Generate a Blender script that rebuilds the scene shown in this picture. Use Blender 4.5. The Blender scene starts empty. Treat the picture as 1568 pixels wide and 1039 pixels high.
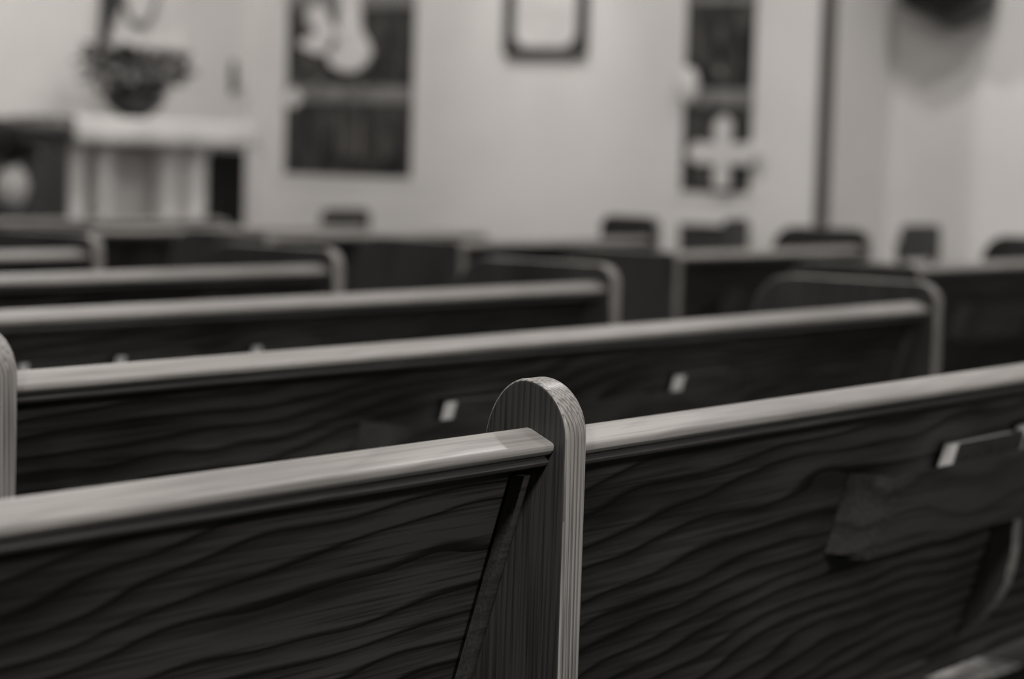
import bpy, bmesh, math, random
from mathutils import Vector, Matrix, noise
random.seed(7)
C = bpy.context.scene.collection
S = bpy.context.scene
# ------------------------------------------------------------------ camera
F_PX, YAW, PITCH, ROLL, EYE = 3783.4, 0.576026, 0.0732995, -0.0314463, 1.2202
cam = bpy.data.cameras.new('camera'); camo = bpy.data.objects.new('camera', cam); C.objects.link(camo)
cam.sensor_fit = 'HORIZONTAL'; cam.sensor_width = 36.0; cam.lens = F_PX / 1568 * 36.0
Fv = Vector((math.cos(YAW)*math.cos(PITCH), math.sin(YAW)*math.cos(PITCH), -math.sin(PITCH)))
Rv = Vector((math.sin(YAW), -math.cos(YAW), 0)); Uv = Rv.cross(Fv)
R2 = Rv*math.cos(ROLL) - Uv*math.sin(ROLL); U2 = Uv*math.cos(ROLL) + Rv*math.sin(ROLL)
M = Matrix((R2, U2, -Fv)).transposed().to_4x4(); M.translation = Vector((0, 0, EYE))
camo.matrix_world = M; cam.clip_start = 0.05
cam.dof.use_dof = True; cam.dof.focus_distance = 2.80; cam.dof.aperture_fstop = 3.1; cam.dof.aperture_blades = 0
S.camera = camo
# ------------------------------------------------------------------ world, exposure, lights
S.view_settings.view_transform = 'Standard'; S.view_settings.look = 'None'
S.view_settings.exposure = 0.0; S.view_settings.gamma = 1.0; S.view_settings.use_curve_mapping = False
w = bpy.data.worlds.new('world'); S.world = w; w.use_nodes = True
w.node_tree.nodes['Background'].inputs[0].default_value = (1, .98, .96, 1)
w.node_tree.nodes['Background'].inputs[1].default_value = 0.02
WARM = (1.0, .975, .95)
def area(name, loc, size, power, aim=None, col=WARM, spread=180, shape='DISK'):
    l = bpy.data.lights.new(name, 'AREA'); l.shape = shape; l.size = size; l.energy = power; l.color = col
    l.spread = math.radians(spread)
    o = bpy.data.objects.new(name, l); o.location = loc; C.objects.link(o)
    d = Vector(aim) - Vector(loc) if aim else Vector((0, 0, -1))
    o.rotation_euler = d.to_track_quat('-Z', 'Y').to_euler(); return o
for i, (x, y, p) in enumerate([(6.2, -1.0, 70), (2.2, 1.0, 100), (8.8, 2.8, 96), (4.2, 3.8, 62), (8.7, 7.4, 112)]):
    area('ceiling_lamp', (x, y, 5.35), .45, p)
area('rear_fill', (2.5, -3.4, 3.0), .6, 105, aim=(3.0, 2.0, .9))  # added unseen light behind the camera, brightens the post edges
area('left_fill', (-1.9, .1, 3.3), .5, 120, aim=(3.4, 2.0, .8))  # added unseen light from the left, brightens the book page ends
def spot(name, loc, aim, power, ang, blend=.8, r=.06):
    l = bpy.data.lights.new(name, 'SPOT'); l.energy = power; l.spot_size = math.radians(ang); l.spot_blend = blend
    l.shadow_soft_size = r; l.color = WARM
    o = bpy.data.objects.new(name, l); o.location = loc; C.objects.link(o)
    o.rotation_euler = (Vector(aim) - Vector(loc)).to_track_quat('-Z', 'Y').to_euler(); return o
spot('picture_spot', (10.5, 7.3, 3.9), (11.5, 7.3, 1.8), 75, 34, 1.0)
spot('altar_spot', (9.2, 6.9, 3.9), (10.2, 9.3, 1.6), 75, 62, 1.0, .12)
spot('alcove_fill', (10.4, 4.3, 4.2), (12.2, 4.6, 1.3), 115, 64, 1.0, .10)  # added fill, lifts the alcove wall and its return

# ------------------------------------------------------------------ materials
def mat(name, col=(.5, .5, .5), rough=.6, spec=.5, metal=0):
    m = bpy.data.materials.new(name); m.use_nodes = True
    b = m.node_tree.nodes['Principled BSDF']
    b.inputs['Base Color'].default_value = (*col, 1); b.inputs['Roughness'].default_value = rough
    b.inputs['Specular IOR Level'].default_value = spec; b.inputs['Metallic'].default_value = metal
    return m
def g(v, w=.03): return (v*(1+w), v, v*(1-w))
def nd(m, t, **k):
    n = m.node_tree.nodes.new(t)
    for a, b in k.items(): setattr(n, a, b)
    return n
def oak(name, axis, dark, light, rough=.33, bands=26, coat=.25, contrast=1.0, spec=.5):
    """oak grain; axis = direction the grain runs in ('x' or 'z')"""
    m = mat(name, rough=rough, spec=spec); nt = m.node_tree; L = nt.links.new
    b = nt.nodes['Principled BSDF']
    tc = nd(m, 'ShaderNodeTexCoord'); oi = nd(m, 'ShaderNodeObjectInfo')
    off = nd(m, 'ShaderNodeVectorMath', operation='SCALE'); off.inputs[0].default_value = (3.1, 1.7, 2.3)
    L(oi.outputs['Random'], off.inputs['Scale'])
    add = nd(m, 'ShaderNodeVectorMath', operation='ADD'); L(tc.outputs['Object'], add.inputs[0]); L(off.outputs[0], add.inputs[1])
    def scaled(v):
        s = nd(m, 'ShaderNodeVectorMath', operation='MULTIPLY'); s.inputs[1].default_value = v; L(add.outputs[0], s.inputs[0]); return s
    def noi(v, sc, det=3):
        n = nd(m, 'ShaderNodeTexNoise'); n.inputs['Scale'].default_value = sc; n.inputs['Detail'].default_value = det
        L(scaled(v).outputs[0], n.inputs['Vector']); return n
    along = lambda a, c: (a, c, c) if axis == 'x' else (c, c, a)
    big = noi(along(.7, 3.0), 1.0, 3)
    dot = nd(m, 'ShaderNodeVectorMath', operation='DOT_PRODUCT'); L(add.outputs[0], dot.inputs[0])
    dot.inputs[1].default_value = (-bands*.06, bands*.25, bands) if axis == 'x' else (bands*3.0, bands*3.0, bands*.06)
    ma = nd(m, 'ShaderNodeMath', operation='MULTIPLY_ADD'); L(big.outputs['Fac'], ma.inputs[0]); ma.inputs[1].default_value = 10.0 if axis == 'x' else 9.0
    L(dot.outputs['Value'], ma.inputs[2])
    fr = nd(m, 'ShaderNodeMath', operation='FRACT'); L(ma.outputs[0], fr.inputs[0])
    cr = nd(m, 'ShaderNodeValToRGB'); e = cr.color_ramp.elements
    e[0].position = 0; e[0].color = (1-.97*contrast,)*3+(1,)
    e[1].position = 1; e[1].color = (1-.65*contrast,)*3+(1,)
    for p, v in ((.10, .15), (.24, 1.0), (.7, .72), (.93, .35)):
        x = cr.color_ramp.elements.new(p); v = 1-(1-v)*contrast; x.color = (v, v, v, 1)
    L(fr.outputs[0], cr.inputs[0])
    fib = noi(along(5, 260), 1.0, 2); blo = noi(along(1.6, 6), 1.0, 4)
    mr = nd(m, 'ShaderNodeMapRange'); L(fib.outputs['Fac'], mr.inputs[0]); mr.inputs[1].default_value = .3; mr.inputs[2].default_value = .7
    mr.inputs[3].default_value = .35; mr.inputs[4].default_value = 1.3
    mb = nd(m, 'ShaderNodeMapRange'); L(blo.outputs['Fac'], mb.inputs[0]); mb.inputs[1].default_value = .3; mb.inputs[2].default_value = .7
    mb.inputs[3].default_value = .4; mb.inputs[4].default_value = 1.6
    p1 = nd(m, 'ShaderNodeMath', operation='MULTIPLY'); L(mr.outputs[0], p1.inputs[0]); L(mb.outputs[0], p1.inputs[1])
    p2 = nd(m, 'ShaderNodeMath', operation='MULTIPLY'); L(p1.outputs[0], p2.inputs[0]); L(cr.outputs[0], p2.inputs[1])
    mx = nd(m, 'ShaderNodeMix', data_type='RGBA'); L(p2.outputs[0], mx.inputs['Factor'])
    mx.inputs['A'].default_value = (*g(dark, .06), 1); mx.inputs['B'].default_value = (*g(light, .06), 1)
    L(mx.outputs['Result'], b.inputs['Base Color'])
    b.inputs['Coat Weight'].default_value = coat; b.inputs['Coat Roughness'].default_value = .18
    bu = nd(m, 'ShaderNodeBump'); bu.inputs['Strength'].default_value = .12; bu.inputs['Distance'].default_value = .001
    L(fib.outputs['Fac'], bu.inputs['Height']); L(bu.outputs[0], b.inputs['Normal'])
    return m
def mottled(name, a, b_, scale, rough=.8, stretch=(1, 1, 1), detail=3, lo=.35, hi=.65):
    m = mat(name, rough=rough); L = m.node_tree.links.new
    tc = nd(m, 'ShaderNodeTexCoord'); s = nd(m, 'ShaderNodeVectorMath', operation='MULTIPLY'); s.inputs[1].default_value = stretch
    n = nd(m, 'ShaderNodeTexNoise'); n.inputs['Scale'].default_value = scale; n.inputs['Detail'].default_value = detail
    L(tc.outputs['Object'], s.inputs[0]); L(s.outputs[0], n.inputs['Vector'])
    r = nd(m, 'ShaderNodeMapRange'); r.inputs[1].default_value = lo; r.inputs[2].default_value = hi; L(n.outputs['Fac'], r.inputs[0])
    mx = nd(m, 'ShaderNodeMix', data_type='RGBA'); mx.inputs['A'].default_value = (*a, 1); mx.inputs['B'].default_value = (*b_, 1)
    L(r.outputs[0], mx.inputs['Factor']); L(mx.outputs['Result'], m.node_tree.nodes['Principled BSDF'].inputs['Base Color'])
    return m
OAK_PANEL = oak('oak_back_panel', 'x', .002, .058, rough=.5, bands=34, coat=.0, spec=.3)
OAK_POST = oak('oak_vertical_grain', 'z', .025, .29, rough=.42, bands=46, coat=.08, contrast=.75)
OAK_SHADED = oak('oak_shaded_face', 'z', .003, .045, rough=.45, bands=46, coat=.03, contrast=.5)  # shade of the side faces put into a darker oak colour
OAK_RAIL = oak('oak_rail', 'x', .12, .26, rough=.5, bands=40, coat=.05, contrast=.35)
OAK_MOULD = oak('oak_moulding', 'x', .012, .055, rough=.5, bands=40, coat=.0, contrast=.4)
OAK_RACK = oak('oak_rack_plywood', 'x', .005, .048, rough=.5, bands=16, coat=.05, contrast=.7)
WALL = mottled('painted_plaster', g(.67), g(.71), 2.5, .85)
TRIMW = mottled('stained_trim_wood', g(.06, .08), g(.10, .08), 6, .5, (8, 8, .5))
DARKWALL = mottled('dark_unseen_wall', g(.03), g(.05), 4, .7, (6, 6, .4))  # unseen walls given a dark tone to cut bounced light
CARPET = mottled('dark_carpet', g(.012), g(.025), 60, .95)
CEIL = mottled('ceiling_paint', g(.62), g(.66), 3, .9)
GLASSD = mottled('dark_stained_glass', g(.004), g(.075, .06), 7, .35, (1, 2.6, 1.0), 5, .36, .72)
BAND = mottled('glazing_bar_paint', g(.16), g(.24), 9, .6)
PALE = mottled('pale_glass', g(.60), g(.72), 6, .5)
WHITE = mottled('white_paint', g(.62), g(.70), 4, .55)
CLOTH = mottled('white_altar_cloth', g(.60), g(.68), 8, .9)
DARKW = oak('dark_wood', 'z', .012, .05, rough=.6, bands=20, coat=.0, contrast=.5)
BLACK = mat('black_cloth_grille', g(.006), .8, .2)
BLACKP = mat('black_lacquer', g(.02), .5)
PAPER = mottled('paper_pages', g(.78), g(.86), 40, .8, (1, 1, 8))
COVER = mottled('dark_book_cloth', g(.02), g(.045), 90, .6)
LEAFP = mottled('printed_leaflet', g(.35), g(.85), 22, .7, (1, 1, 1), 5, .42, .55)
FOL = mottled('dark_foliage', g(.008), g(.05), 25, .6)
FLOW = mottled('pale_petals', g(.18), g(.4), 25, .7)
PAD = mottled('kneeler_vinyl', g(.006), g(.012), 30, .55)

# ------------------------------------------------------------------ mesh helpers
def obj(name, bm, m, parent=None, bevel=0, smooth=False, seg=2):
    me = bpy.data.meshes.new(name); bmesh.ops.recalc_face_normals(bm, faces=bm.faces); bm.to_mesh(me); bm.free()
    me.materials.append(m); o = bpy.data.objects.new(name, me); C.objects.link(o)
    if parent: o.parent = parent
    if smooth:
        for p in me.polygons: p.use_smooth = True
    elif bevel:
        for p in me.polygons: p.use_smooth = True
        me.set_sharp_from_angle(angle=math.radians(32))
    if bevel:
        b = o.modifiers.new('bevel', 'BEVEL'); b.width = bevel; b.segments = seg; b.limit_method = 'ANGLE'; b.angle_limit = math.radians(50)
        b.harden_normals = True
    return o
def prism(bm, pts, axis, a, b):
    """extrude a 2D outline along an axis; pts are (y,z) for x, (x,z) for y, (x,y) for z"""
    f = {'x': lambda p, t: (t, p[0], p[1]), 'y': lambda p, t: (p[0], t, p[1]), 'z': lambda p, t: (p[0], p[1], t)}[axis]
    v0 = [bm.verts.new(f(p, a)) for p in pts]; v1 = [bm.verts.new(f(p, b)) for p in pts]
    n = len(pts); bm.faces.new(v0); bm.faces.new(v1[::-1])
    for i in range(n): bm.faces.new((v0[i], v0[(i+1) % n], v1[(i+1) % n], v1[i]))
    return bm
def box(bm, x0, x1, y0, y1, z0, z1): return prism(bm, [(x0, y0), (x1, y0), (x1, y1), (x0, y1)], 'z', z0, z1)
def B(*a): return box(bmesh.new(), *a)
def lathe(bm, prof, n=24, c=(0, 0)):
    rings = []
    for r, z in prof:
        rings.append([bm.verts.new((c[0]+r*math.cos(2*math.pi*i/n), c[1]+r*math.sin(2*math.pi*i/n), z)) for i in range(n)])
    for a, b in zip(rings, rings[1:]):
        for i in range(n): bm.faces.new((a[i], a[(i+1) % n], b[(i+1) % n], b[i]))
    bm.faces.new(rings[0][::-1]); bm.faces.new(rings[-1]); return bm
def arc(cx, cy, r, a0, a1, n=8):
    return [(cx+r*math.cos(math.radians(a0+(a1-a0)*i/n)), cy+r*math.sin(math.radians(a0+(a1-a0)*i/n))) for i in range(n+1)]
def tube(bm, pts, r, n=8):
    rings = []
    for i, p in enumerate(pts):
        p = Vector(p); d = (Vector(pts[min(i+1, len(pts)-1)])-Vector(pts[max(i-1, 0)])).normalized()
        u = d.orthogonal().normalized(); v = d.cross(u); rr = r[i] if isinstance(r, (list, tuple)) else r
        rings.append([bm.verts.new(p+(u*math.cos(2*math.pi*k/n)+v*math.sin(2*math.pi*k/n))*rr) for k in range(n)])
    for a, b in zip(rings, rings[1:]):
        for i in range(n): bm.faces.new((a[i], a[(i+1) % n], b[(i+1) % n], b[i]))
    bm.faces.new(rings[0][::-1]); bm.faces.new(rings[-1]); return bm
def tag(o, label, cat, group=None):
    o['label'] = label; o['category'] = cat
    if group: o['group'] = group
    return o
def thing(name, loc, label, cat, group=None, rz=0):
    o = bpy.data.objects.new(name, None); o.location = loc; o.rotation_euler = (0, 0, rz); o.empty_display_size = .1
    C.objects.link(o); return tag(o, label, cat, group)
def struct(name, bm, m, parent=None, **k):
    o = obj(name, bm, m, parent, **k)
    if not parent: o['kind'] = 'structure'
    return o
def copy_tree(o, parent=None):
    c = o.copy(); C.objects.link(c); c.parent = parent
    for ch in list(o.children): copy_tree(ch, c)
    return c

# ------------------------------------------------------------------ room shell
XW, XA, YF = 11.5, 12.2, 9.4
struct('floor', B(-4, 12.4, -4, 9.8, -.1, 0), CARPET)
struct('ceiling', B(-4, 12.4, -4, 9.8, 5.5, 5.6), CEIL)
struct('wall_right', B(XW, XW+.9, 5.56, YF, 0, 5.5), WALL)
struct('wall_alcove', B(XA, XA+.2, -4, 5.56, 0, 5.5), WALL)
struct('wall_front', B(-4, 12.4, YF, YF+.2, 0, 5.5), WALL)
struct('wall_back', B(-4, XA, -4.2, -4, 0, 5.5), DARKWALL)
struct('wall_left', B(-4.2, -4, -4, YF, 0, 5.5), DARKWALL)
t = struct('trim_1', B(XW-.03, XW, 5.555, 5.63, 0, 5.5), TRIMW, bevel=.006)
struct('baseboard_right', B(XW-.02, XW, 5.64, YF-.001, 0, .12), TRIMW)
struct('baseboard_front', B(5.0, XW-.021, YF-.02, YF, 0, .12), TRIMW)

# ------------------------------------------------------------------ windows on the right wall
def window(name, y0, y1, z0, z1, bars):
    w = struct(name, B(XW-.012, XW, y0, y1, z0, z1), GLASSD)
    for a, b in bars: obj('glazing_bar', B(XW-.026, XW-.0125, y0-.002, y1+.002, a, b), BAND, w, bevel=.003)
    fr = bmesh.new()
    for a in ((y0-.05, y0-.003, z0-.05, z1+.05), (y1+.003, y1+.05, z0-.05, z1+.05)): box(fr, XW-.006, XW, a[0], a[1], a[2], a[3])
    for a in ((z0-.05, z0), (z1, z1+.05)): box(fr, XW-.006, XW, y0-.003, y1+.003, a[0], a[1])
    obj('window_frame', fr, WALL, w); return w
w1 = window('window_1', 8.19, 9.10, 1.09, 3.2, [(1.51, 1.605), (2.05, 2.15), (2.6, 2.7)])
w2 = window('window_2', 6.02, 6.425, 1.075, 3.2, [(1.525, 1.61), (2.06, 2.10), (2.6, 2.66)])
def yz_plate(pts, x0, x1): return prism(bmesh.new(), pts, 'x', x0, x1)
# pale figures set in the window glass (seen from the room +Y lies to the left)
vase = [(8.735, 2.30), (8.715, 2.10), (8.70, 1.90), (8.76, 1.83), (8.785, 1.77)] + arc(8.63, 1.79, .15, -20+360-340+180+20, 340, 10)[1:-1] + [(8.475, 1.80), (8.50, 1.85), (8.545, 1.92), (8.555, 2.1), (8.54, 2.3)]
vase = [(8.72, 2.30), (8.70, 2.08), (8.71, 1.93), (8.77, 1.85), (8.79, 1.78), (8.75, 1.72), (8.67, 1.685), (8.58, 1.685), (8.50, 1.72), (8.465, 1.79), (8.50, 1.86), (8.55, 1.93), (8.56, 2.08), (8.54, 2.30)]
obj('pale_vase_shape', yz_plate(vase, XW-.045, XW-.014), PALE, w1, bevel=.006)
bird = [(8.95, 1.98), (8.93, 2.05), (8.87, 2.075), (8.80, 2.05), (8.78, 1.98), (8.74, 1.93), (8.70, 1.85), (8.74, 1.79), (8.86, 1.785), (8.99, 1.83), (8.97, 1.87), (8.87, 1.90), (8.88, 1.93)]
obj('pale_bird_shape', yz_plate(bird, XW-.045, XW-.014), PALE, w1, bevel=.006)
for y, z, r in ((9.03, 1.53, .055), (8.55, 1.60, .032), (8.70, 1.55, .032), (8.85, 1.61, .03)):
    obj('pale_roundel', yz_plate(arc(y, z, r, 0, 342, 19), XW-.04, XW-.027), PALE if r > .05 else BAND, w1)
obj('pale_roundel', yz_plate(arc(6.28, 1.565, .05, 0, 342, 19), XW-.04, XW-.027), BAND, w2)
# ragged streaks of lighter glass
for i in range(16):
    w_, y0, y1 = (w1, 8.22, 9.02) if i < 11 else (w2, 6.05, 6.36)
    z = random.choice((1.12, 1.66)) + random.random()*.12; y = random.uniform(y0, y1); h = random.uniform(.12, .27)
    s = .5+random.random()*.5
    obj('glass_piece', yz_plate([(y, z), (y+.05*s, z+.02), (y+.04*s, z+h), (y+.01, z+h*.8)], XW-.018, XW-.0122),
        mat('tinted_glass_piece', g(random.uniform(.015, .2), .06), .4), w_)
c = thing('wall_cross', (XW, 6.165, 1.09), 'white cross with rounded arms mounted over the lower pane of the narrow window', 'cross')
cp = []
def lobes(r): return r
cr = [(.035, 0), (.05, .06), (.04, .13), (.15, .125), (.20, .16), (.205, .20), (.16, .245), (.04, .24), (.055, .30), (.045, .36), (0, .385)]
pts = [(y, z) for y, z in cr] + [(-y, z) for y, z in cr[-2::-1]]
obj('cross_body', prism(bmesh.new(), pts, 'x', -.06, -.02), WHITE, c, bevel=.008)
obj('mounting_block', prism(bmesh.new(), [(-.03, .15), (.03, .15), (.03, .22), (-.03, .22)], 'x', -.02, -.0125), WHITE, c)
r_ = bmesh.new(); bmesh.ops.create_uvsphere(r_, u_segments=20, v_segments=12, radius=1)
for v in r_.verts: v.co = Vector((XW-.045+v.co.x*.03, 6.385+v.co.y*.065, 1.625+v.co.z*.10))
tag(obj('wall_rosette', r_, WHITE, smooth=True), 'white oval rosette on left edge of the narrow window', 'ornament')

# framed picture
p = thing('framed_picture', (XW, 7.305, 1.78), 'dark rounded frame around a bright pale picture between the windows', 'picture')
W2, H = .265, 1.0; oi = .045
def rr(w, z0, z1, r): return arc(w-r, z0+r, r, -90, 0, 6) + arc(w-r, z1-r, r, 0, 90, 6) + arc(-w+r, z1-r, r, 90, 180, 6) + arc(-w+r, z0+r, r, 180, 270, 6)
out = rr(W2, 0, H, .03); inn = rr(W2-.06, .05, H-.05, .09)
bm = bmesh.new(); rings = []
for pts, x in ((out, 0), (out, -.035), (inn, -.03), (inn, -.008)): rings.append([bm.verts.new((x, a, b)) for a, b in pts])
n = len(out)
for a, b in zip(rings, rings[1:]+rings[:1]):
    for i in range(n): bm.faces.new((a[i], a[(i+1) % n], b[(i+1) % n], b[i]))
obj('frame', bm, DARKW, p)
obj('picture', prism(bmesh.new(), inn, 'x', -.0075, 0), PALE, p)

# wall speaker in the alcove
sp = thing('wall_speaker', (XA, 5.14, 1.96), 'dark box loudspeaker hanging tilted high on the alcove wall', 'speaker')
bm = bmesh.new(); prism(bm, [(-.20, .11), (0, 0.0), (.27, .12), (.22, .55), (-.20, .55)], 'x', -.30, -.08)
obj('cabinet', bm, BLACKP, sp, bevel=.012)
obj('grille', prism(bmesh.new(), [(-.16, .14), (0, .045), (.22, .15), (.18, .5), (-.16, .5)], 'x', -.306, -.3005), BLACK, sp)
obj('bracket', prism(bmesh.new(), [(-.03, .25), (.03, .25), (.03, .35), (-.03, .35)], 'x', -.0795, -.0005), BLACKP, sp)

# sconce on the front wall
sc = thing('candle_sconce', (11.36, YF, 1.54), 'small dark candle sconce on the wall at the room corner', 'sconce')
obj('back_plate', prism(bmesh.new(), [(-.02, 0), (.02, 0), (.03, .1), (.02, .2), (-.02, .2), (-.03, .1)], 'y', -.012, -.0005), BLACKP, sc, bevel=.004)
obj('arm', tube(bmesh.new(), [(0, -.011, .05), (0, -.05, .03), (0, -.08, .06)], .008), BLACKP, sc)
obj('candle', lathe(bmesh.new(), [(.015, .061), (.015, .17), (.004, .175)], 12, (0, -.08)), PALE, sc)

# ------------------------------------------------------------------ altar group
al = thing('altar_table', (10.08, 8.8, 0), 'white altar on paired columns in the front corner', 'altar')
DZ = 1.26
obj('altar_top', B(-.70, .715, 0.01, .46, DZ-.04, DZ+.095), WHITE, al, bevel=.008)
for x0, x1 in ((-.655, -.515), (-.41, -.295), (.085, .23), (.29, .455)):
    xc, r = (x0+x1)/2, (x1-x0)/2
    obj('column', lathe(bmesh.new(), [(r*1.15, .2), (r*1.15, .26), (r, .28), (r*.97, DZ-.12), (r*1.1, DZ-.09), (r*1.1, DZ-.041)], 24, (xc, .12)), WHITE, al, smooth=False)
obj('centre_panel', B(-.69, .40, .26, .30, .2, DZ-.041), WHITE, al)
obj('plinth', B(-.70, .455, .0, .46, .0, .199), WHITE, al, bevel=.01)
cl = bmesh.new(); nx, prof = 60, [(.44, DZ+.098), (.2, DZ+.1), (-.02, DZ+.1), (-.035, DZ+.085), (-.036, DZ+.04), (-.038, DZ-.0), (-.04, DZ-.03)]
rows = []
for i in range(nx+1):
    x = -.725+1.465*i/nx; wv = math.sin(i*1.1)*.006+math.sin(i*.37)*.006
    rows.append([cl.verts.new((x, y+(wv*min(1, max(0, (DZ+.06-z)/.08))), z)) for y, z in prof])
for a, b in zip(rows, rows[1:]):
    for i in range(len(prof)-1): cl.faces.new((a[i], a[i+1], b[i+1], b[i]))
clo = obj('altar_cloth', cl, CLOTH, smooth=True); clo.location = (10.08, 8.8, 0)
s = clo.modifiers.new('thick', 'SOLIDIFY'); s.thickness = .004; s.offset = 1
tag(clo, 'white cloth covering the altar top and hanging over its front', 'cloth')
bs = thing('bass_speaker', (10.66, 8.83, 0), 'black box cabinet standing under the right end of the altar', 'speaker')
obj('cabinet', B(-.115, .135, 0, .35, 0, 1.215), BLACKP, bs, bevel=.005)
obj('grille', B(-.105, .125, -.012, -.0005, .05, 1.19), BLACK, bs)
def foliage(name, loc, spread, n, label, cat, seed, pot=None, down=0):
    t = thing(name, loc, label, cat); rnd = random.Random(seed); bm = bmesh.new()
    for i in range(n):
        a = rnd.uniform(0, 6.28); rr_ = rnd.random()**.6
        x, y = spread[0]*rr_*math.cos(a), spread[1]*rr_*math.sin(a); z = spread[2] + (spread[3]-spread[2])*rnd.random()
        k = min(1.0, max(.12, (z-spread[2])/(spread[3]-spread[2])*1.6+.1)); x *= k; y *= k
        l = rnd.uniform(.04, .09); d = Vector((x+rnd.uniform(-.1, .1), y+rnd.uniform(-.1, .1), rnd.uniform(-.1, .2))).normalized()
        s_ = d.cross(Vector((0, 0, 1))).normalized()*l*.32; p0 = Vector((x, y, z)); up = Vector((0, 0, l*.15))
        vs = [p0, p0+d*l*.4+s_+up, p0+d*l, p0+d*l*.4-s_+up, p0+d*l*.45-up*.4]
        vs = [bm.verts.new(v) for v in vs]
        for f in ((0, 1, 4), (1, 2, 4), (2, 3, 4), (3, 0, 4), (0, 3, 2, 1)): bm.faces.new([vs[q] for q in f])
    f = obj('foliage', bm, FOL, t); return t, rnd
ft, rnd = foliage('flower_arrangement', (10.08, 9.02, DZ+.106), (.40, .16, .05, .36), 620,
                  'dark leafy flower arrangement standing on the altar cloth', 'flowers', 3)
obj('bowl', lathe(bmesh.new(), [(.06, 0), (.07, .01), (.14, .06), (.17, .11), (.16, .11), (.1, .07)], 20), BLACKP, ft, smooth=True)
for i in range(9):
    x, y, z = rnd.uniform(-.15, .28), rnd.uniform(-.12, -.02), rnd.uniform(.18, .32)
    b2 = bmesh.new()
    for k in range(7):
        a = k*.9; v = [(x, y, z), (x+.03*math.cos(a-.35), y-.012, z+.03*math.sin(a-.35)), (x+.04*math.cos(a), y-.02, z+.04*math.sin(a)), (x+.03*math.cos(a+.35), y-.012, z+.03*math.sin(a+.35))]
        q = [b2.verts.new(k_) for k_ in v]; b2.faces.new(q)
    o = obj('blossom', b2, FLOW, ft)
    o.modifiers.new('t', 'SOLIDIFY').thickness = .003
# relief picture above the altar
rp = thing('relief_picture', (10.50, YF, 1.765), 'pale framed relief with a round medallion hanging above the altar', 'picture')
fr = bmesh.new()
for a in ((-.39, -.35, 0, .9), (.33, .37, 0, .9)): box(fr, a[0], a[1], -.05, -.0005, a[2], a[3])
box(fr, -.35, .33, -.05, -.0005, 0, .04); box(fr, -.35, .33, -.05, -.0005, .86, .9)
obj('frame', fr, BAND if False else WHITE, rp, bevel=.006)
obj('relief_panel', B(-.349, .329, -.02, -.001, .041, .859), WHITE, rp)
bm = bmesh.new(); n = 28; o_, i_ = [], []
for x in range(n):
    a = 2*math.pi*x/n; o_.append((.155*math.cos(a), .33+.22*math.sin(a))); i_.append((.125*math.cos(a), .33+.185*math.sin(a)))
rg = [[bm.verts.new((a, y, b)) for a, b in pts] for pts, y in ((o_, -.0205), (o_, -.04), (i_, -.04), (i_, -.0205))]
for a, b in zip(rg, rg[1:]):
    for i in range(n): bm.faces.new((a[i], a[(i+1) % n], b[(i+1) % n], b[i]))
obj('medallion_rim', bm, BAND, rp)
dr = bmesh.new(); L_ = []
for i in range(13):
    u = i/12; L_.append((-.40+.03*math.sin(u*3), .62-.62*u))
for (x, z) in L_: pass
lw = [.02, .05, .09, .14, .17, .19, .20, .19, .17, .14, .11, .10, .09]
va = [[dr.verts.new((x+lw[i]*f, -.075-.02*math.cos(f*9), z)) for f in (0, .25, .5, .75, 1)] for i, (x, z) in enumerate(L_)]
for a, b in zip(va, va[1:]):
    for i in range(4): dr.faces.new((a[i], a[i+1], b[i+1], b[i]))
d = obj('dark_drape', dr, COVER, rp, smooth=True); d.modifiers.new('t', 'SOLIDIFY').thickness = .006
# lectern
le = thing('wooden_lectern', (9.20, 8.8, 0), 'dark wooden lectern standing just left of the altar', 'lectern')
obj('body', prism(bmesh.new(), [(-.17, 0), (.17, 0), (.15, 1.27), (-.12, 1.27)], 'y', 0, .3), DARKW, le, bevel=.008)
obj('slanted_top', prism(bmesh.new(), [(-.03, 1.271), (.33, 1.271), (.33, 1.345), (-.03, 1.30)], 'x', -.14, .165), DARKW, le, bevel=.006)
# pedestal vase at the left border
pd = thing('plant_pedestal', (8.56, 8.42, 0), 'dark plant pedestal at the far left beside the lectern', 'pedestal')
obj('pedestal_top', lathe(bmesh.new(), [(.13, .86), (.15, .87), (.15, .91), (.14, .92)], 24), BLACKP, pd)
obj('pedestal_column', lathe(bmesh.new(), [(.14, 0), (.14, .04), (.06, .08), (.05, .8), (.09, .859)], 20), BLACKP, pd)
vz = thing('white_vase', (8.56, 8.42, .921), 'rounded white vase standing on the dark pedestal', 'vase')
obj('vase_body', lathe(bmesh.new(), [(.03, 0), (.055, .015), (.078, .07), (.08, .11), (.06, .16), (.035, .185), (.04, .20), (.03, .19)], 28), WHITE, vz, smooth=True)
fb, _ = foliage('dark_bouquet', (8.56, 8.42, 1.12), (.13, .11, .0, .09), 200, 'low dark bouquet spreading over the white vase', 'flowers', 9)

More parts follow.
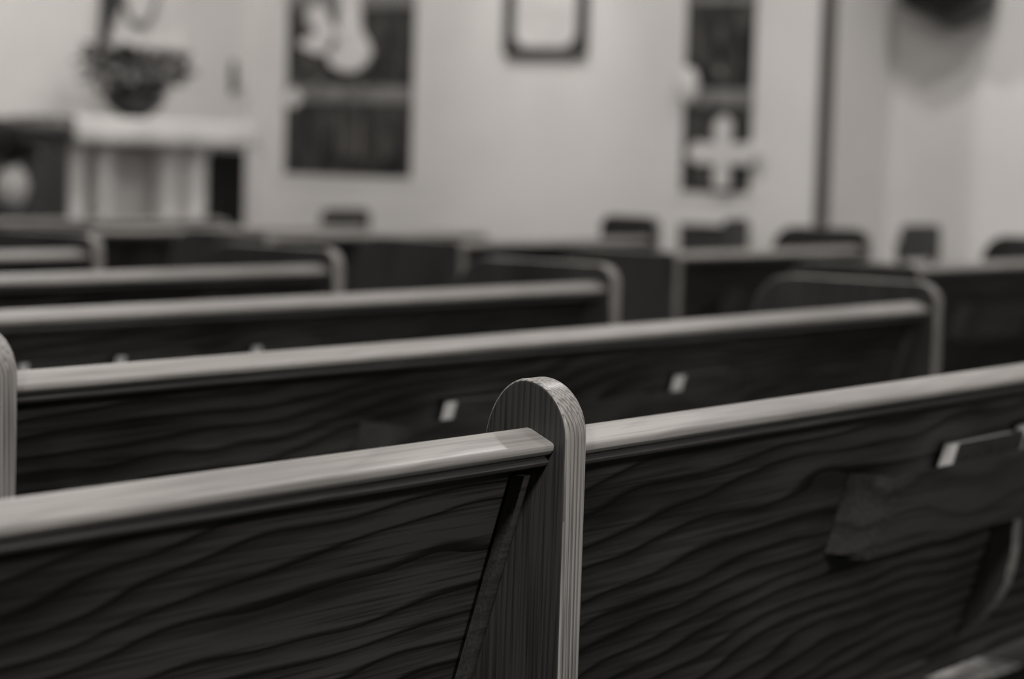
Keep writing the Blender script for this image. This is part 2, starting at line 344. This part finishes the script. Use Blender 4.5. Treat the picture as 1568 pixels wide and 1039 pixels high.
# ------------------------------------------------------------------ pews
TW = .045
def edge(z): return .045 + .29*(.88-z)            # y of the rear face of the sloping back at height z
CAP = [(0, .8985), (.001, .9005), (.004, .9025), (.031, .9150), (.036, .9160), (.044, .914), (.062, .905), (.066, .898), (.066, .886), (.010, .8865), (.004, .889), (.0005, .893)]
MLD = [(.013, .8855), (.009, .883), (.007, .879), (.009, .8755), (.015, .873), (.022, .8735), (.030, .869), (.040, .867), (.048, .867), (.048, .8855)]
def y_rev(pts): return pts
DIVP = [(-.016, 0), (-.016, .905)] + [(.042-.058*math.cos(math.radians(a)), .905+.066*math.sin(math.radians(a))) for a in range(6, 91, 6)] + \
       [(.042+.055*math.sin(math.radians(a)), .883+.088*math.cos(math.radians(a))) for a in range(8, 89, 8)] + \
       [(.100, .86), (.115, .80), (.15, .70), (.20, .60), (.27, .53), (.38, .49), (.46, .47), (.49, .44), (.50, .38), (.50, 0)]
def endp(top, dep, r=.05, rf=.10):
    return [(-.016, 0)] + arc(-.016+r, top-r, r, 180, 90, 7) + arc(dep-rf, top-rf, rf, 90, 0, 9) + [(dep+.01, .6), (dep+.02, 0)]
ENDP, LOWP, FARP = endp(.955, .47), endp(.918, .47, .03, .12), endp(.985, .40)
def pew(loc, label, group, bays, posts, mid=None, racks=(), drop=0.0, kneel=None, name='church_pew'):
    t = thing(name, loc, label, 'pew', group)
    for x, prof, w_ in posts:
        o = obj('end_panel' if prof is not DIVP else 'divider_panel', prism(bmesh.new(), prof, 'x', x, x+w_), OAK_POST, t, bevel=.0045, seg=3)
        o.data.materials.append(OAK_SHADED)
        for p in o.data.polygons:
            if abs(p.normal.x) > .9: p.material_index = 1  # side faces take the oak with shade in its colour
    for i, (x0, x1, dz) in enumerate(bays):
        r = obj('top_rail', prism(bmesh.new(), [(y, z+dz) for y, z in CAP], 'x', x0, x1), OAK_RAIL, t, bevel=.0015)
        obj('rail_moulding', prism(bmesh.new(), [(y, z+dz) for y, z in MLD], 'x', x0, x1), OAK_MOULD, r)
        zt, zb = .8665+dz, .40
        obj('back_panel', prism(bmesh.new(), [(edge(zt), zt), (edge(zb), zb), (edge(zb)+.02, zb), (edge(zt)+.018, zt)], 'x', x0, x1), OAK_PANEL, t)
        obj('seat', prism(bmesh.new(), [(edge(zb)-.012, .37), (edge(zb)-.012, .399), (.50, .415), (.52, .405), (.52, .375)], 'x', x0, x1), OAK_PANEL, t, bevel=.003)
        for xa, xb in ((x0, x0+.014), (x1-.014, x1)):       # cleats that hold the back to the end panels
            obj('cleat', prism(bmesh.new(), [(edge(.862)-.004, .862), (edge(.862)-.020, .862), (edge(.42)-.020, .42), (edge(.42)-.004, .42)], 'x', xa, xb), OAK_MOULD, t)
    if mid:
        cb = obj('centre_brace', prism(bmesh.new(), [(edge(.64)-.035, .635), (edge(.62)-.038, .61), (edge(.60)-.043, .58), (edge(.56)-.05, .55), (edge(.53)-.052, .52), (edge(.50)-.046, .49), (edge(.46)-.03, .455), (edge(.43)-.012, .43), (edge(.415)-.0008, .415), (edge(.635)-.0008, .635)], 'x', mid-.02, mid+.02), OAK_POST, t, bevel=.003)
        cb.data.materials.append(OAK_SHADED)
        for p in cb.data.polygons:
            if abs(p.normal.x) > .9: p.material_index = 1  # brace sides painted in the same shaded tone
    for (a, b) in racks:
        rk = bmesh.new(); n = 6
        # plan outline of the bent plywood pocket: side, rounded corner, front, rounded corner, side
        def path(z):
            yb = edge(z)-.001; yf = edge(z)-.062; r_ = .045
            left = [(a, yb)] + [(a+.01, yb-.02)] + [(a+.02+.05*(1-math.cos(math.radians(q))), yf+.035*(1-math.sin(math.radians(q)))) for q in (10, 30, 50, 70, 90)]
            return left + [(a+b-x, y) for x, y in left[::-1]]
        th = .007
        zs = [.652, .70, .74, .775]
        grid = []
        for zi, z in enumerate(zs):
            P = path(z); m_ = len(P); N = []
            for i, (x, y) in enumerate(P):
                q0, q1 = P[max(0, i-1)], P[min(m_-1, i+1)]; dx, dy = q1[0]-q0[0], q1[1]-q0[1]; l = math.hypot(dx, dy)
                N.append((x-dy/l*th, y+dx/l*th))
            dip = lambda i: -.006*math.exp(-((min(i, m_-1-i)-4.5)/1.8)**2) if zi == 3 else 0
            grid.append(([rk.verts.new((x, y, z+dip(i))) for i, (x, y) in enumerate(P)], [rk.verts.new((x, min(y, edge(z)-.0008), z+dip(i))) for i, (x, y) in enumerate(N)]))
        for (o0, i0), (o1, i1) in zip(grid, grid[1:]):
            for i in range(len(o0)-1):
                rk.faces.new((o0[i], o0[i+1], o1[i+1], o1[i])); rk.faces.new((i0[i], i1[i], i1[i+1], i0[i+1]))
        for o_, i_ in (grid[0], grid[-1]):
            for i in range(len(o_)-1): rk.faces.new((o_[i], o_[i+1], i_[i+1], i_[i]))
        for e in (0, -1):
            for (o0, i0), (o1, i1) in zip(grid, grid[1:]): rk.faces.new((o0[e], o1[e], i1[e], i0[e]))
        rr_ = obj('book_rack', rk, OAK_RACK, t)
        obj('rack_floor', B(a+.03, b-.03, edge(.65)-.056, edge(.65)-.003, .6445, .6515), OAK_RACK, rr_)
    if kneel:
        k = obj('kneeler', B(kneel[0], kneel[1], -.51, -.31, .14, .20), PAD, t, bevel=.02, seg=3)
        for x in (kneel[0]+.05, kneel[1]-.05): obj('kneeler_foot', B(x-.02, x+.02, -.48, -.35, 0, .139), OAK_POST, k)
    t.scale = (1, 1, 1); t.location.z -= drop
    return t
Y0, SP = 1.466, .89
XL, XD, XE = -.62, 2.352, 5.437          # left end (outer), divider (left face), aisle end (left face)
left_bays = [(XL, XD, 0), (XD+TW, XE, -.006)]
left_posts = [(XL-TW, ENDP, TW), (XD, DIVP, TW), (XE, ENDP, TW)]
LG = 'pews left of the aisle'
names = ['nearest wooden pew with rounded divider post in sharp focus in the foreground',
         'second pew from the camera, two books in its rack, aisle end at the right',
         'third pew from the camera, its rounded aisle end just right of the picture centre',
         'fourth pew from the camera, its rounded aisle end left of the picture centre',
         'fifth pew from the camera, its short rail and aisle end at far left']
first = pew((0, Y0, 0), names[0], LG, left_bays, left_posts, mid=3.985, racks=[(.25, 1.45), (3.29, 4.60)], kneel=(2.7, 5.38))
for k in range(1, 5):
    q = copy_tree(first); q.location = (0, Y0+SP*k, 0); q['label'] = names[k]
RG = 'pews right of the aisle'
XR = 7.40
far_end = {2: 8.93, 3: 8.92, 4: 8.81, 5: 8.90, 6: 9.25, 7: 9.3}
drops = {2: 0, 3: 0.0, 4: 0.0, 5: .012, 6: .03, 7: .03}
rn = {2: 'nearest pew across the aisle, dark back and rail running off the right edge',
      3: 'second pew across the aisle, with black back below a dim grey rail',
      4: 'third pew across the aisle, its side panel at picture centre',
      5: 'fourth pew across the aisle, side panel left of the centre behind two rail ends',
      6: 'fifth pew across the aisle, short bright rail over a black back',
      7: 'front pew across the aisle, nearest to the altar'}
for k in range(2, 8):
    x1 = far_end[k]
    fp = {2: FARP, 3: FARP, 4: endp(1.0, .25, .04, .05)}.get(k, endp(.908, .36))
    pew((0, Y0+SP*k, 0), rn[k], RG, [(XR+.0, x1-TW, 0)], [(XR-TW, LOWP, TW), (x1-TW, fp, TW)], racks=[(7.90, 8.50)] if k < 6 else (), drop=drops[k])

# hymn books in the racks
def hymnal(x, k, label, w_=.25, lean=0.0, h=.145, dz=0, base=.0):
    t = thing('hymn_book', (x, Y0+SP*k, 0), label, 'book', 'hymn books in the pew racks')
    zb = .6525; th = .030; y0 = edge(zb)-.006
    sl = .29
    def q(dy, z): return (y0 - sl*(z-zb) - dy, z)
    zt = zb+h+dz
    pg = bmesh.new(); prism(pg, [q(.004, zb+.004), q(th-.004, zb+.004), q(th-.004, zt-.004), q(.004, zt-.004)], 'x', .0, w_-.004)
    obj('pages', pg, PAPER, t)
    cv = bmesh.new()
    prism(cv, [q(0, zb), q(.0036, zb), q(.0036, zt), q(0, zt)], 'x', .001, w_)
    prism(cv, [q(th-.0036, zb), q(th, zb), q(th, zt), q(th-.0036, zt)], 'x', .001, w_)
    prism(cv, [q(.0036, zb), q(th-.0036, zb), q(th-.0036, zt), q(.0036, zt)], 'x', w_-.0036, w_)
    obj('cover', cv, COVER, t)
    return t
hymnal(3.605, 0, 'dark hymn book with pale page ends in the nearest pew rack, left of two', .27)
hymnal(3.90, 0, 'pale edged hymn book in the nearest pew rack, cut by the right picture edge', .24, h=.152)
hymnal(3.515, 1, 'hymn book with pale page end left of the divider post, second pew rack', .22, h=.145)
hymnal(4.325, 1, 'hymn book with pale page end right of the divider post, second pew rack', .235, h=.145)
hymnal(3.385, 2, 'leftmost hymn book peeking over the second pew rail', .2, h=.155)
hymnal(3.655, 2, 'middle hymn book of three peeking over the second pew rail', .22, h=.155)
hymnal(4.08, 2, 'rightmost hymn book of three peeking over the second pew rail', .22, h=.155)
lf = bmesh.new(); box(lf, -.26, 0, -.125, 0, 0, .006)
lo = obj('printed_leaflet', lf, LEAFP, bevel=.001); lo.location = (4.84, 1.985, .2005); lo.rotation_euler = (0, 0, math.radians(-3))
tag(lo, 'pale printed leaflet lying on the kneeler in the bottom right corner', 'leaflet')

# ------------------------------------------------------------------ side benches and chairs by the right wall
def chair(loc, rz, label, top=.96):
    t = thing('wooden_chair', loc, label, 'chair', 'wooden chairs beyond the pews', rz)
    obj('seat', B(-.21, .21, -.2, .2, .43, .46), DARKW, t, bevel=.01)
    for x in (-.19, .19):
        obj('leg', B(x-.018, x+.018, -.19, -.155, 0, .4295), DARKW, t); obj('leg', B(x-.018, x+.018, .155, .19, 0, .4295), DARKW, t)
        obj('back_post', prism(bmesh.new(), [(.16, .4605), (.19, .4605), (.23, top-.08), (.20, top-.08)], 'x', x-.018, x+.018), DARKW, t)
    obj('back_slat', prism(bmesh.new(), [(.175, .60), (.19, .60), (.20, .70), (.185, .70)], 'x', -.17, .17), DARKW, t)
    bm = prism(bmesh.new(), [(-.22, top-.17), (.22, top-.17), (.22, top-.02), (.17, top), (-.17, top), (-.22, top-.02)], 'y', .18, .205)
    obj('top_slat', bm, DARKW, t, bevel=.004)
    return t
chair((11.10, 4.68, 0), math.radians(0), 'dark wooden chair back showing right of the bright wall gap')
chair((10.78, 5.50, 0), math.radians(14), 'dark wooden chair back showing below the narrow window')
chair((10.27, 7.52, 0), math.radians(4), 'dark wooden chair back showing below the wide window', .93)
def bench(y0, y1, label):
    t = thing('wooden_bench', (11.0, (y0+y1)/2, 0), label, 'bench', 'low benches by the right wall'); h = (y1-y0)/2
    obj('bench_seat', B(-.05, .35, -h, h, .42, .46), DARKW, t, bevel=.005)
    obj('bench_back', B(.355, .385, -h, h, .3, .88), DARKW, t, bevel=.004)
    obj('bench_rail', B(.34, .40, -h, h, .8805, .905), OAK_MOULD, t, bevel=.006)
    for y in (-h+.03, h-.03): obj('leg', B(-.04, .34, y-.02, y+.02, 0, .4195), DARKW, t)
    return t
bench(3.2, 4.38, 'low dark bench against the right wall near the picture edge')
bench(5.95, 6.35, 'low dark bench against the right wall below the narrow window')
